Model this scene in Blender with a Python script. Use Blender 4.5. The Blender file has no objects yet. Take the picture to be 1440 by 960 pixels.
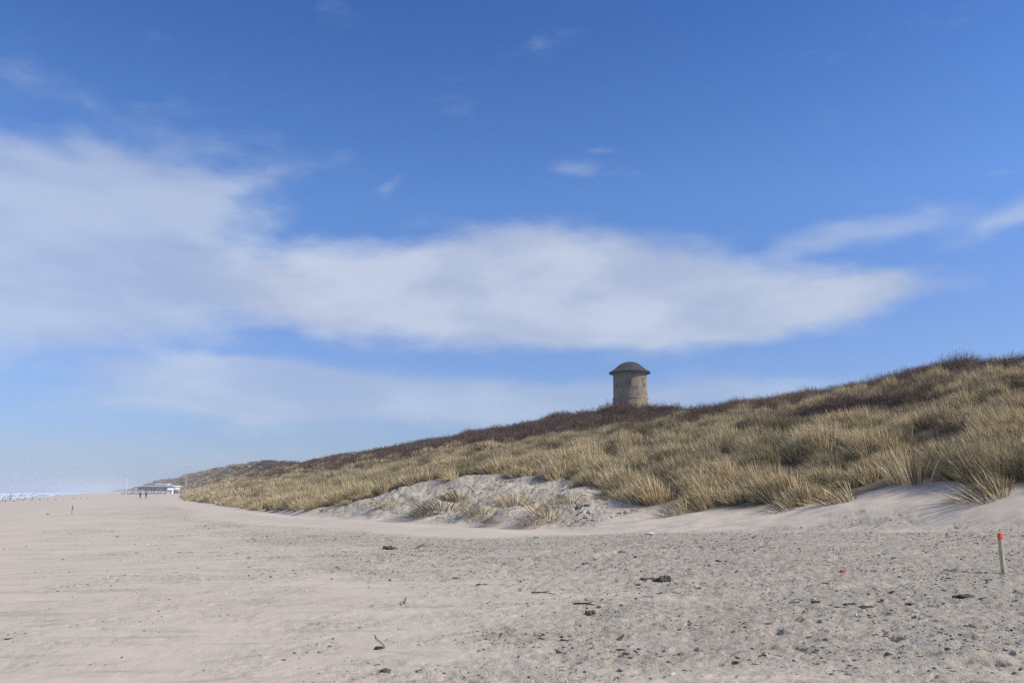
import bpy, bmesh, math, random
import numpy as np
from mathutils import Vector, Matrix
random.seed(7); RNG = np.random.default_rng(7)
S = bpy.context.scene
COL = S.collection
R = math.radians

# ------------------------------------------------------------------ camera
EYE = 1.7; F = 1200.0; TH = math.atan((691.5-480)/F)
cam = bpy.data.cameras.new('camera'); cam.sensor_width = 36; cam.lens = 36*F/1440
cam.clip_start = 0.1; cam.clip_end = 12000
co = bpy.data.objects.new('camera', cam); COL.objects.link(co)
co.location = (0, 0, EYE); co.rotation_euler = (math.pi/2+TH, 0, 0)
S.camera = co

def ray(px, py):
    u = (px-720)/F; v = (480-py)/F
    den = math.cos(TH)-v*math.sin(TH)
    return u/den, (math.sin(TH)+v*math.cos(TH))/den      # X/Y , dz/Y
def P(px, py, Y):
    a, b = ray(px, py)
    return Vector((a*Y, Y, EYE+b*Y))

# ------------------------------------------------------------------ noise
_perm = np.random.default_rng(3).permutation(256)
_perm = np.concatenate([_perm, _perm, _perm])
_ga = np.random.default_rng(4).random(256)*2*np.pi
_gx, _gy = np.cos(_ga), np.sin(_ga)
def pn(x, y):
    xi = np.floor(x).astype(np.int64); yi = np.floor(y).astype(np.int64)
    xf = x-xi; yf = y-yi; xi &= 255; yi &= 255
    u = xf*xf*xf*(xf*(xf*6-15)+10); v = yf*yf*yf*(yf*(yf*6-15)+10)
    def g(ix, iy, dx, dy):
        h = _perm[_perm[ix]+iy]; return _gx[h]*dx+_gy[h]*dy
    a = g(xi, yi, xf, yf); b = g(xi+1, yi, xf-1, yf)
    c = g(xi, yi+1, xf, yf-1); d = g(xi+1, yi+1, xf-1, yf-1)
    return ((a+u*(b-a))*(1-v)+(c+u*(d-c))*v)*1.5
def fbm(x, y, o=4, seed=0):
    t = 0; a = 1; s = 0
    for k in range(o):
        t = t+a*pn(x*2**k+17.3*k+seed*31.7, y*2**k+9.1*k+seed*12.9); s += a; a *= .5
    return t/s
def sm(e0, e1, x):
    t = np.clip((x-e0)/(e1-e0), 0, 1); return t*t*(3-2*t)

# ------------------------------------------------------------------ terrain (coast coordinates: s inland, t along the shore)
CK = 0.475; CN = math.sqrt(1+CK*CK)
def st(X, Y): return (X+CK*Y+32)/CN, (Y-CK*X)/CN
O0 = np.array([-32/(CN*CN), -32*CK/(CN*CN)])
def xy(s, t): return O0[0]+(s-CK*t)/CN, O0[1]+(CK*s+t)/CN
LA = [(372,717,80),(430,728,56),(520,733,49),(600,738,44),(680,743,40),(760,747,37),(850,752,33),(950,750,31.5),(1100,747,29.5),(1240,745,27.5),(1340,744,25.5),(1440,744,24)]
LB = [(430,718,58),(500,711,58),(560,684,57),(620,674,57),(700,669,56),(780,672,54),(840,686,47),(860,701,42),(880,716,38),(960,722,36),(1060,718,34),(1150,712,33),(1200,700,32),(1230,688,31.6),(1290,675,32),(1330,682,30),(1360,694,28.5),(1440,692,27)]
LD = [(470,649,260),(600,626,190),(720,607,160),(800,590,143),(860,580,132),(960,581,120),(1020,582,112),(1100,571,104),(1150,559,98),(1240,546,88),(1300,531,82),(1350,525,78),(1400,517,74),(1440,510,72)]
def feat(L, pre, post):
    out = []
    for px, py, Y in L:
        p = P(px, py, Y); s, t = st(p.x, p.y); out.append((t, s, p.z))
    out = sorted(out+pre+post)
    return np.array(out)
fA = feat(LA, [(-300,52,.4),(0,52.5,.45),(8,52.5,.45)], [(125,44,0.0),(188,45.2,0.05),(250,49.2,.1),(300,53.2,.2),(350,57.3,.3),(400,61.5,.4),(440,67,.6),(480,72,1.0),(700,74,1.2),(5000,74,1.5)])
fB = feat(LB, [(-300,55,1.6),(0,55,1.7),(9,55,1.7)], [(82,43.1,.5),(125,44.8,.5),(188,46.1,.6),(250,50.1,.7),(300,54.2,.8),(350,58.4,.9),(400,62.8,1),(440,68.5,1.2),(480,75,2),(700,78,2),(5000,78,2)])
fC = np.array([(-300,67,5.0),(25,68,5.2),(60,67,5.6),(110,65,5.4),(150,65,5.2),(200,65,5.6),(250,65,6.0),(300,65,5.4),(360,69,4.4),(410,74,3.4),(450,82,4.0),(500,84,6),(800,86,7),(5000,86,7)])
fD = feat(LD, [(-300,98,12.4),(20,98.5,12.4)], [])
far = []
for px, py, Y in [(430,655,340),(405,656,380),(383,652,410),(368,651,440),(352,653,470),(325,658,540),(300,661,640),(288,663,700),(268,668,820),(250,675,950),(236,675,1060),(222,676,1300),(200,682,1800),(180,688,2600)]:
    p = P(px, py, Y); s, t = st(p.x, p.y); far.append((t, s, p.z))
fD = np.array(sorted([tuple(r) for r in fD]+far+[(5000,100,14)]))
TT = np.arange(-300, 5000, 0.5)
def tab(f, col, w):
    v = np.interp(TT, f[:,0], f[:,col])
    k = np.exp(-0.5*(np.arange(-12, 13)*0.5/w)**2); k /= k.sum()
    return np.convolve(np.pad(v, 12, mode='edge'), k, 'valid')
TAB = {n: (tab(f, 1, w), tab(f, 2, w)) for n, f, w in (('A', fA, 1.2), ('B', fB, .6), ('C', fC, 2.5), ('D', fD, 2.5))}
def line(n, t): return np.interp(t, TT, TAB[n][0]), np.interp(t, TT, TAB[n][1])
MOUNDS = []
def macro(X, Y, bumps=True):
    X = np.asarray(X, float); Y = np.asarray(Y, float)
    s, t = st(X, Y)
    sA, zA = line('A', t); sB, zB = line('B', t); sC, zC = line('C', t); sD, zD = line('D', t)
    ks = [np.full_like(s, -200), np.full_like(s, 0), np.full_like(s, 24), sA, sB, sC, sD, sD+14, sD+160]
    kz = [np.full_like(s, -9), np.full_like(s, -1.05), np.full_like(s, 0), zA, zB, zC, zD, zD-.9, zD-3]
    z = 0
    dl = 0.5+0.035*np.clip(np.abs(s-sA), 0, 80)
    for o in (-1, -.5, 0, .5, 1):
        q = s+o*dl; zz = kz[0].copy()
        for k in range(len(ks)-1):
            zz = zz+(kz[k+1]-kz[k])*np.clip((q-ks[k])/np.maximum(ks[k+1]-ks[k], .3), 0, 1)
        z = z+zz/5
    if bumps:
        for mx, my, mh, mr in MOUNDS: z = z+mh*np.exp(-((X-mx)**2+(Y-my)**2)/(mr*mr))
        veg = sm(0, 6, s-sB)
        z = z+veg*(fbm(X/11, Y/11, 4, 1)*1.6*sm(0,25,s-sB)+fbm(X/4.2, Y/4.2, 2, 2)*.45)
        bank = sm(-.5, 1.5, s-sA)*(1-sm(-1, 2, s-sB))
        z = z+bank*sm(27, 36, t)*(fbm(X/2.6, Y/2.6, 4, 5)*.55*np.clip((sB-sA)/8, .15, 1))
        beach = 1-sm(-2, 2, s-sA)
        z = z+sm(-1, 2, s-sA)*(1-sm(-.5, 1, s-sB))*(1-sm(27, 36, t))*fbm(X/2.2, Y/1.8, 3, 7)*.10
        z = z+beach*(fbm(X/9, Y/9, 3, 3)*.07+fbm(X/1.7, Y/2.3, 2, 4)*.016)
        z = z+.16*np.exp(-((s-(sA-2.6))/1.6)**2)*sm(26, 34, t)*(1-sm(60, 75, t))
        farb = sm(380, 480, t)*veg
        z = z+farb*fbm(X/28, Y/28, 4, 8)*4.0
        td = (X-27)**2+(Y-196)**2
        z = z+3.0*np.exp(-td/700)
    return z
def H(x, y): return float(macro(np.array([x]), np.array([y]))[0])
def hit(px, py, y0=6, y1=1500):
    a, b = ray(px, py)
    Y = np.geomspace(y0, y1, 4000)
    d = EYE+b*Y-macro(a*Y, Y)
    i = np.argmax(d < 0)
    if d[i] >= 0: i = len(Y)-1
    return Vector((a*Y[i], Y[i], float(macro(np.array([a*Y[i]]), np.array([Y[i]]))[0])))
mnd = []
for px, py, mh, mr in ((615,716,.42,1.3),(640,702,.35,1.0),(677,722,.3,.9),(722,712,.3,.8),(772,726,.36,1.1),(796,709,.4,1.1),(545,714,.2,.8),(700,733,.28,.9),(585,726,.25,.9),(752,737,.25,.9),(820,722,.4,1.4)):
    p = hit(px, py); mnd.append((p.x, p.y, mh, mr))
MOUNDS.extend(mnd)
# masks in world space
def roughmask(X, Y):
    s, t = st(X, Y); sA, _ = line('A', t); sB, _ = line('B', t)
    n = fbm(X/6, Y/6, 4, 11)
    r = sm(26, 40, s+n*9+fbm(X/1.2, Y/1.0, 4, 12)*6)
    tong = sm(-7.5, -5.0, s-sA+n*2.2)*sm(25, 31, t+n*3)
    band = sm(2.2, 5, s-sA)*0
    r = r*(1-tong)
    bank = sm(.2, 1.6, s-sA+n*1.5)*sm(29, 34, t)*(1-sm(75, 100, t))
    fan = sm(-2.8, 2.2, s-sA+n*5+fbm(X/.9, Y/.8, 3, 15)*3)*(1-sm(27, 31, t))
    r = r*(1-fan)
    r = r*(1-sm(90, 140, t)*.8)
    r = np.maximum(r, .18*sm(.12, .5, fbm(X/2.4+Y*.15, Y/1.1-X*.25, 4, 14))*(1-sm(60, 110, t))*(1-fan)*(1-tong))
    return np.clip(np.maximum(r, bank*.95), 0, 1)
def micro(X, Y, rg):
    # trampled, lumpy sand: real displacement, centimetres
    a = fbm(X/.60, Y/.46, 4, 21); b = fbm(X/.19, Y/.20, 3, 22)
    scarp = np.clip(fbm(X/1.3, Y/.8, 4, 23)-.12, 0, 1)
    l = np.clip(np.abs(a), 0, 1)
    pits = -sm(.24, .36, fbm(X/.48, Y/.40, 3, 25))*.05
    z = rg*((.5-l)*.05+b*.034+scarp*.10+pits*(.4+1.2*sm(0, .4, fbm(X/5, Y/5, 2, 27))))
    sm_ = (1-rg)*(fbm(X/.9, Y/.35, 3, 24)*.007+np.clip(fbm(X/1.9+Y*.4, Y/.8-X*.12, 4, 26)-.22, 0, 1)*.03)
    return z+sm_

# ------------------------------------------------------------------ material helpers
class NT:
    def __init__(s, tree): s.t = tree; tree.nodes.clear()
    def n(s, typ, ins=None, **kw):
        nd = s.t.nodes.new(typ)
        for k, v in kw.items(): setattr(nd, k, v)
        for k, v in (ins or {}).items(): s.set(nd.inputs[k], v)
        return nd
    def set(s, sock, v):
        if isinstance(v, bpy.types.NodeSocket): s.t.links.new(v, sock)
        elif isinstance(v, bpy.types.Node): s.t.links.new(v.outputs[0], sock)
        else:
            if sock.type == 'RGBA' and not isinstance(v, (int, float)) and len(v) == 3: v = (*v, 1)
            sock.default_value = v
    def m(s, op, a, b=0.0, c=0.0, clamp=False):
        nd = s.t.nodes.new('ShaderNodeMath'); nd.operation = op; nd.use_clamp = clamp
        s.set(nd.inputs[0], a); s.set(nd.inputs[1], b)
        if len(nd.inputs) > 2: s.set(nd.inputs[2], c)
        return nd.outputs[0]
    def mix(s, f, a, b, blend='MIX'):
        nd = s.t.nodes.new('ShaderNodeMix'); nd.data_type = 'RGBA'; nd.blend_type = blend
        s.set(nd.inputs[0], f); s.set(nd.inputs[6], a); s.set(nd.inputs[7], b); return nd.outputs[2]
    def noise(s, vec, scale, detail=4, rough=.55, dist=0):
        nd = s.n('ShaderNodeTexNoise', {'Scale': scale, 'Detail': detail, 'Roughness': rough, 'Distortion': dist})
        if vec is not None: s.set(nd.inputs['Vector'], vec)
        return nd.outputs['Fac']
    def smooth(s, x, e0, e1, o0=0., o1=1.):
        nd = s.n('ShaderNodeMapRange', {'From Min': e0, 'From Max': e1, 'To Min': o0, 'To Max': o1}, interpolation_type='SMOOTHSTEP')
        s.set(nd.inputs['Value'], x); return nd.outputs[0]
    def mapv(s, vec, scale=(1,1,1), rot=(0,0,0), loc=(0,0,0)):
        nd = s.n('ShaderNodeMapping', {'Scale': scale, 'Rotation': rot, 'Location': loc}); s.set(nd.inputs['Vector'], vec); return nd.outputs[0]
def newmat(name):
    m = bpy.data.materials.new(name); m.use_nodes = True; return m, NT(m.node_tree)
def simple(name, col, rough=.8, var=.25, scale=4., bump=.2, metal=0., stretch=(1,1,1), col2=None):
    m, N = newmat(name)
    tc = N.n('ShaderNodeTexCoord').outputs['Object']
    v = N.mapv(tc, stretch)
    f = N.noise(v, scale, 5, .6)
    c = N.mix(N.smooth(f, .35, .65), [k*(1-var) for k in col] if col2 is None else col2, [min(1, k*(1+var*.6)) for k in col])
    b = N.n('ShaderNodeBsdfPrincipled', {'Base Color': c, 'Roughness': rough, 'Metallic': metal})
    if bump:
        bp = N.n('ShaderNodeBump', {'Strength': bump, 'Distance': .02}); N.set(bp.inputs['Height'], N.noise(v, scale*4, 4)); N.set(b.inputs['Normal'], bp)
    N.n('ShaderNodeOutputMaterial', {'Surface': b.outputs[0]})
    return m

def sand_material():
    m, N = newmat('beach_sand')
    pos = N.n('ShaderNodeNewGeometry').outputs['Position']
    rg = N.n('ShaderNodeAttribute', attribute_name='rough').outputs['Fac']
    vg = N.n('ShaderNodeAttribute', attribute_name='veg').outputs['Fac']
    wt = N.n('ShaderNodeAttribute', attribute_name='wet').outputs['Fac']
    n1 = N.noise(pos, .35, 5, .6)
    n2 = N.noise(N.mapv(pos, (1, 2.2, 1)), 1.6, 6, .65)
    n3 = N.noise(pos, 9, 5, .7)
    grain = N.noise(pos, 60, 3, .8)
    smooth = N.mix(N.smooth(n1, .3, .7), (.50, .42, .335), (.53, .45, .36))
    st1 = N.noise(N.mapv(pos, (.55, 2.6, 1), rot=(0, 0, .45)), 1.0, 7, .68, .4)
    smooth = N.mix(N.smooth(st1, .50, .68), smooth, (.37, .325, .275))
    smooth = N.mix(N.smooth(st1, .42, .30), smooth, (.58, .50, .405))
    rough = N.mix(N.smooth(n1, .35, .65), (.385, .335, .265), (.425, .37, .29))
    rough = N.mix(N.smooth(n2, .42, .66), rough, (.45, .40, .33))
    rough = N.mix(N.smooth(n3, .54, .70), rough, (.27, .235, .19))
    rough = N.mix(N.smooth(grain, .60, .74), rough, (.12, .10, .085))
    rough = N.mix(N.smooth(grain, .37, .27), rough, (.52, .465, .39))
    c = N.mix(rg, smooth, rough)
    c = N.mix(wt, c, (.27, .245, .225))
    litter = N.mix(N.smooth(n3, .35, .65), (.085, .068, .045), (.20, .16, .10))  # soil and plant litter, coloured extra dark to paint shade between the tufts
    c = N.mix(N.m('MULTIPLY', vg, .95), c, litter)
    b = N.n('ShaderNodeBsdfPrincipled', {'Base Color': c, 'Roughness': .93, 'Specular IOR Level': .15})
    h = N.m('ADD', N.m('MULTIPLY', n3, .9), N.m('MULTIPLY', grain, .35))
    bp = N.n('ShaderNodeBump', {'Distance': .06}); N.set(bp.inputs['Strength'], N.m('MULTIPLY_ADD', rg, .88, .12)); N.set(bp.inputs['Height'], h)
    N.set(b.inputs['Normal'], bp)
    N.n('ShaderNodeOutputMaterial', {'Surface': b.outputs[0]})
    return m

def veg_material(name, c1, c2, c3, c4, trans=.25):
    """dry / green foliage: tint per plant, lighter and darker blades mixed at random"""
    m, N = newmat(name)
    ti = N.n('ShaderNodeAttribute', attribute_name='tint', attribute_type='INSTANCER').outputs['Fac']
    bl = N.n('ShaderNodeAttribute', attribute_name='bl').outputs['Color']
    sp = N.n('ShaderNodeSeparateColor'); N.set(sp.inputs[0], bl)
    up, rnd = sp.outputs[0], sp.outputs[1]
    a = N.mix(ti, c1, c2)
    bcol = N.mix(ti, c3, c4)
    c = N.mix(N.smooth(rnd, .38, .62), a, bcol)
    b = N.n('ShaderNodeBsdfPrincipled', {'Base Color': c, 'Roughness': .6, 'Specular IOR Level': .25})
    tr = N.n('ShaderNodeBsdfTranslucent', {'Color': c})
    mx = N.n('ShaderNodeMixShader', {0: trans, 1: b.outputs[0], 2: tr.outputs[0]})
    N.n('ShaderNodeOutputMaterial', {'Surface': mx.outputs[0]})
    return m

# ------------------------------------------------------------------ mesh helpers
def tag(o, label=None, cat=None, group=None, kind=None):
    if label: o['label'] = label
    if cat: o['category'] = cat
    if group: o['group'] = group
    if kind: o['kind'] = kind
    return o
def link(name, me, mat=None, parent=None):
    o = bpy.data.objects.new(name, me); COL.objects.link(o)
    if mat: me.materials.append(mat)
    if parent: o.parent = parent
    return o
def empty(name, loc=(0,0,0), rz=0):
    o = bpy.data.objects.new(name, None); COL.objects.link(o); o.location = loc; o.rotation_euler = (0,0,rz); o.empty_display_size = .3; return o
def npmesh(name, V, Fq, smooth=True):
    me = bpy.data.meshes.new(name)
    V = np.asarray(V, np.float32); Fq = np.asarray(Fq, np.int32); k = Fq.shape[1]
    me.vertices.add(len(V)); me.vertices.foreach_set('co', V.ravel())
    me.loops.add(Fq.size); me.loops.foreach_set('vertex_index', Fq.ravel())
    me.polygons.add(len(Fq)); me.polygons.foreach_set('loop_start', np.arange(0, Fq.size, k, dtype=np.int32))
    me.polygons.foreach_set('loop_total', np.full(len(Fq), k, np.int32))
    if smooth: me.polygons.foreach_set('use_smooth', np.ones(len(Fq), bool))
    me.update(calc_edges=True); me.validate(); return me
def gridfaces(nr, nc):
    i = np.arange((nr-1)*(nc-1)); r = i//(nc-1); c = i % (nc-1); a = r*nc+c
    return np.stack([a, a+1, a+nc+1, a+nc], 1)
def attr(me, name, arr, typ='FLOAT', dom='POINT'):
    a = me.attributes.new(name, typ, dom)
    a.data.foreach_set({'FLOAT': 'value', 'INT': 'value', 'FLOAT_VECTOR': 'vector', 'FLOAT_COLOR': 'color'}[typ], np.asarray(arr).ravel())
class MB:
    def __init__(s): s.bm = bmesh.new()
    def box(s, c, d, rz=0, bev=0, rx=0, ry=0):
        M = Matrix.Translation(c) @ Matrix.Rotation(rz,4,'Z') @ Matrix.Rotation(ry,4,'Y') @ Matrix.Rotation(rx,4,'X') @ Matrix.Diagonal((*d,1))
        r = bmesh.ops.create_cube(s.bm, size=1, matrix=M)
        if bev:
            es = list({e for v in r['verts'] for e in v.link_edges}); bmesh.ops.bevel(s.bm, geom=es, offset=bev, segments=2, affect='EDGES')
        return s
    def lathe(s, prof, n=48, c=(0,0,0), close=True):
        rings = []
        for r, z in prof:
            rings.append([s.bm.verts.new((c[0]+r*math.cos(2*math.pi*k/n), c[1]+r*math.sin(2*math.pi*k/n), c[2]+z)) for k in range(n)])
        for a, b in zip(rings, rings[1:]):
            for k in range(n): s.bm.faces.new((a[k], a[(k+1)%n], b[(k+1)%n], b[k]))
        if close:
            s.bm.faces.new(rings[-1]); s.bm.faces.new(rings[0][::-1])
        return s
    def tube(s, pts, rad, n=8):
        pts = [Vector(p) for p in pts]; rings = []
        if not hasattr(rad, '__len__'): rad = [rad]*len(pts)
        for i, p in enumerate(pts):
            d = (pts[min(i+1, len(pts)-1)]-pts[max(i-1, 0)]).normalized()
            u = d.cross(Vector((0,0,1)) if abs(d.z) < .9 else Vector((1,0,0))).normalized(); v = d.cross(u)
            rings.append([s.bm.verts.new(p+(u*math.cos(2*math.pi*k/n)+v*math.sin(2*math.pi*k/n))*rad[i]) for k in range(n)])
        for a, b in zip(rings, rings[1:]):
            for k in range(n): s.bm.faces.new((a[k], a[(k+1)%n], b[(k+1)%n], b[k]))
        s.bm.faces.new(rings[-1]); s.bm.faces.new(rings[0][::-1]); return s
    def build(s, name, mat, parent=None, smooth=False):
        bmesh.ops.recalc_face_normals(s.bm, faces=s.bm.faces)
        me = bpy.data.meshes.new(name); s.bm.to_mesh(me); s.bm.free()
        if smooth:
            me.polygons.foreach_set('use_smooth', [True]*len(me.polygons))
            me.set_sharp_from_angle(angle=R(38))
        return link(name, me, mat, parent)

# ------------------------------------------------------------------ ground
M_SAND = sand_material()
def build_ground():
    az = np.concatenate([np.arange(-180, -37, 2.0), np.arange(-37, 37, .07), np.arange(37, 180.1, 2.0)])
    az = np.radians(np.unique(np.round(az, 4)))
    r = np.concatenate([np.linspace(.02, 6.4, 14), np.geomspace(6.5, 60, 720), np.geomspace(60.2, 420, 340)[1:], np.geomspace(430, 5200, 110)])
    A, Rr = np.meshgrid(az, r)
    X = Rr*np.sin(A); Y = Rr*np.cos(A)
    s, t = st(X, Y); sA, _ = line('A', t); sB, _ = line('B', t)
    rg = roughmask(X, Y)
    veg = sm(-.3, 1.6, s-sB+fbm(X/2, Y/2, 3, 31)*1.6)
    Z = macro(X, Y)+micro(X, Y, rg)*(Rr < 400)*(1-veg*.7)*(1+1.5*sm(0,3,s-sA)*rg)
    wet = 1-sm(-1, 9, s+fbm(X/14, Y/14, 2, 6)*5)
    me = npmesh('beach', np.stack([X, Y, Z], -1).reshape(-1, 3), gridfaces(*X.shape))
    me.flip_normals() if me.polygons[1000].normal.z < 0 else None
    attr(me, 'rough', rg.astype(np.float32)); attr(me, 'veg', veg.astype(np.float32)); attr(me, 'wet', wet.astype(np.float32))
    o = link('ground', me, M_SAND)
    tag(o, 'pale sandy beach rising into the grassy dunes', 'ground', kind='structure')
build_ground()

# ------------------------------------------------------------------ sea
def build_sea():
    s = np.concatenate([-np.geomspace(1, 1, 1)*0+9, np.arange(8.4, -170, -.6), -np.geomspace(171, 3200, 60)])
    t = np.concatenate([np.linspace(-300, 120, 40), np.geomspace(123, 700, 520), np.geomspace(705, 5200, 300)])
    Sg, Tg = np.meshgrid(s, t)
    X, Y = xy(Sg, Tg)
    z = np.full_like(Sg, -1.12); foam = np.zeros_like(Sg)
    wob = fbm(Tg/70, Sg*0+.5, 3, 41)*9+fbm(Tg/16, Sg/60, 2, 42)*2.5
    for k, (c, h, w) in enumerate([(3, .18, 1.6), (-9, .55, 2.2), (-24, .85, 2.6), (-43, 1.1, 3.0), (-68, 1.2, 3.4), (-96, 1.2, 3.8), (-130, 1.0, 4.5)]):
        d = Sg-(c+wob+fbm(Tg/40, Sg*0, 3, 50+k)*6)
        amp = h*np.clip(.55+1.1*fbm(Tg/33, Sg*0+k, 3, 60+k), .08, 1.1)
        prof = np.where(d > 0, np.exp(-(d/(w*.42))**2), np.exp(-(d/(w*1.3))**2))
        z = z+amp*prof
        foam = np.maximum(foam, sm(.2, .6, prof*np.clip(amp/h+.15, 0, 1))*1.0)
        foam = np.maximum(foam, .75*np.exp(-((d+2.5*w)/(w*1.8))**2))
    z = z+fbm(X/5, Y/5, 4, 43)*.22*sm(3, -10, Sg)
    foam = np.clip(foam+.6*sm(-14, 5, Sg)+fbm(X/9, Y/9, 3, 44)*.7, 0, 1)
    foam = foam*(1-.75*sm(-160, -320, Sg))
    me = npmesh('water', np.stack([X, Y, z], -1).reshape(-1, 3), gridfaces(*X.shape))
    if me.polygons[500].normal.z < 0: me.flip_normals()
    attr(me, 'foam', foam.astype(np.float32))
    m, N = newmat('sea_water')
    pos = N.n('ShaderNodeNewGeometry').outputs['Position']
    f = N.n('ShaderNodeAttribute', attribute_name='foam').outputs['Fac']
    nz = N.noise(pos, .9, 6, .7)
    f2 = N.smooth(N.m('ADD', f, N.m('MULTIPLY', N.m('SUBTRACT', nz, .5), 1.5)), .35, .7)
    c = N.mix(f2, (.075, .095, .10), (.70, .72, .74))
    ro = N.m('MULTIPLY_ADD', f2, .6, .25)
    b = N.n('ShaderNodeBsdfPrincipled', {'Base Color': c, 'Roughness': ro, 'IOR': 1.33})
    bp = N.n('ShaderNodeBump', {'Strength': .5, 'Distance': .3, 'Height': N.noise(pos, .7, 5, .6)}); N.set(b.inputs['Normal'], bp)
    N.n('ShaderNodeOutputMaterial', {'Surface': b.outputs[0]})
    tag(link('water', me, m), 'grey sea with white rows of breaking surf', 'sea', kind='structure')
build_sea()

# ------------------------------------------------------------------ vegetation
M_GRASS = veg_material('marram_blades', (.90, .73, .43), (.27, .23, .115), (.20, .145, .085), (.12, .105, .058), .13)  # dark blade tones put shadow depth into the grass colour
M_SHRUB = veg_material('bare_twigs', (.17, .088, .062), (.23, .14, .09), (.085, .048, .036), (.13, .10, .05), .05)
def tuft_mesh(name, nb, h, rad, width, lean, seed, spread=.5, droop=.5):
    g = np.random.default_rng(seed); V = []; Fc = []; B = []
    for k in range(nb):
        a = g.random()*2*math.pi; q = math.sqrt(g.random())
        root = np.array([math.cos(a)*q*rad, math.sin(a)*q*rad, -.12])
        L = h*(.55+.55*g.random()); out = spread*q*(.5+.8*g.random())
        d = np.array([math.cos(a)*out-lean*(.6+.8*g.random()), math.sin(a)*out+g.normal()*.08, 1.0]); d /= np.linalg.norm(d)
        bend = np.array([math.cos(a)*.3-lean*1.3, math.sin(a)*.3+g.normal()*.15, -droop])*(.35+.65*g.random())
        fa = g.random()*math.pi; side = np.array([math.cos(fa), math.sin(fa), 0])
        w = width*(.6+.7*g.random()); n0 = len(V); rn = g.random()
        ns = 4
        for i in range(ns+1):
            u = i/ns
            c = root+d*L*u+bend*L*.42*u*u
            ww = w*(1-u)**.6*(.75+.5*min(1, u*3)*.5)
            if i < ns: V += [c-side*ww/2, c+side*ww/2]; B += [(u, rn, 0, 1)]*2
            else: V += [c]; B += [(u, rn, 0, 1)]
        for i in range(ns-1): Fc.append((n0+2*i, n0+2*i+1, n0+2*i+3, n0+2*i+2))
        Fc.append((n0+2*ns-2, n0+2*ns-1, n0+2*ns, n0+2*ns))
    me = bpy.data.meshes.new(name)
    me.from_pydata([tuple(v) for v in V], [], [f if f[2] != f[3] else f[:3] for f in Fc])
    attr(me, 'bl', np.array(B, np.float32), 'FLOAT_COLOR')
    me.materials.append(M_GRASS); return me
def shrub_mesh(name, h, spread, seed, ns=34, w=.014, mat=None):
    g = np.random.default_rng(seed); V = []; Fc = []; B = []
    def strip(p, d, L, w0, rn):
        n0 = len(V); fa = g.random()*math.pi; side = np.array([math.cos(fa), math.sin(fa), .2]); pts = []
        cur = p.copy(); dd = d.copy()
        for i in range(4):
            u = i/3; ww = w0*(1-.75*u)
            V.append(cur-side*ww/2); V.append(cur+side*ww/2); B.extend([(u, rn, 0, 1)]*2); pts.append((cur.copy(), dd.copy()))
            dd = dd+g.normal(size=3)*.22; dd /= np.linalg.norm(dd); cur = cur+dd*L/3
        for i in range(3): Fc.append((n0+2*i, n0+2*i+1, n0+2*i+3, n0+2*i+2))
        return pts
    for k in range(ns):
        a = g.random()*2*math.pi; q = math.sqrt(g.random()); rn = g.random()
        p = np.array([math.cos(a)*q*spread*.5, math.sin(a)*q*spread*.5, -.1])
        d = np.array([math.cos(a)*.7*q, math.sin(a)*.7*q, .9+.2*g.random()]); d /= np.linalg.norm(d)
        pts = strip(p, d, h*(.7+.4*g.random()), w*1.5, rn)
        for j in range(5):
            c, dd = pts[g.integers(1, 4)]
            d2 = dd*.6+g.normal(size=3)*.5; d2[2] = abs(d2[2])*.8+.1; d2 /= np.linalg.norm(d2)
            p2 = strip(c, d2, h*.38*(.6+.6*g.random()), w, rn)
            c3, d3 = p2[2]
            d4 = d3+g.normal(size=3)*.6; d4 /= np.linalg.norm(d4); strip(c3, d4, h*.2, w*.8, rn)
    me = bpy.data.meshes.new(name); me.from_pydata([tuple(v) for v in V], [], Fc)
    attr(me, 'bl', np.array(B, np.float32), 'FLOAT_COLOR'); me.materials.append(mat or M_SHRUB); return me

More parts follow.
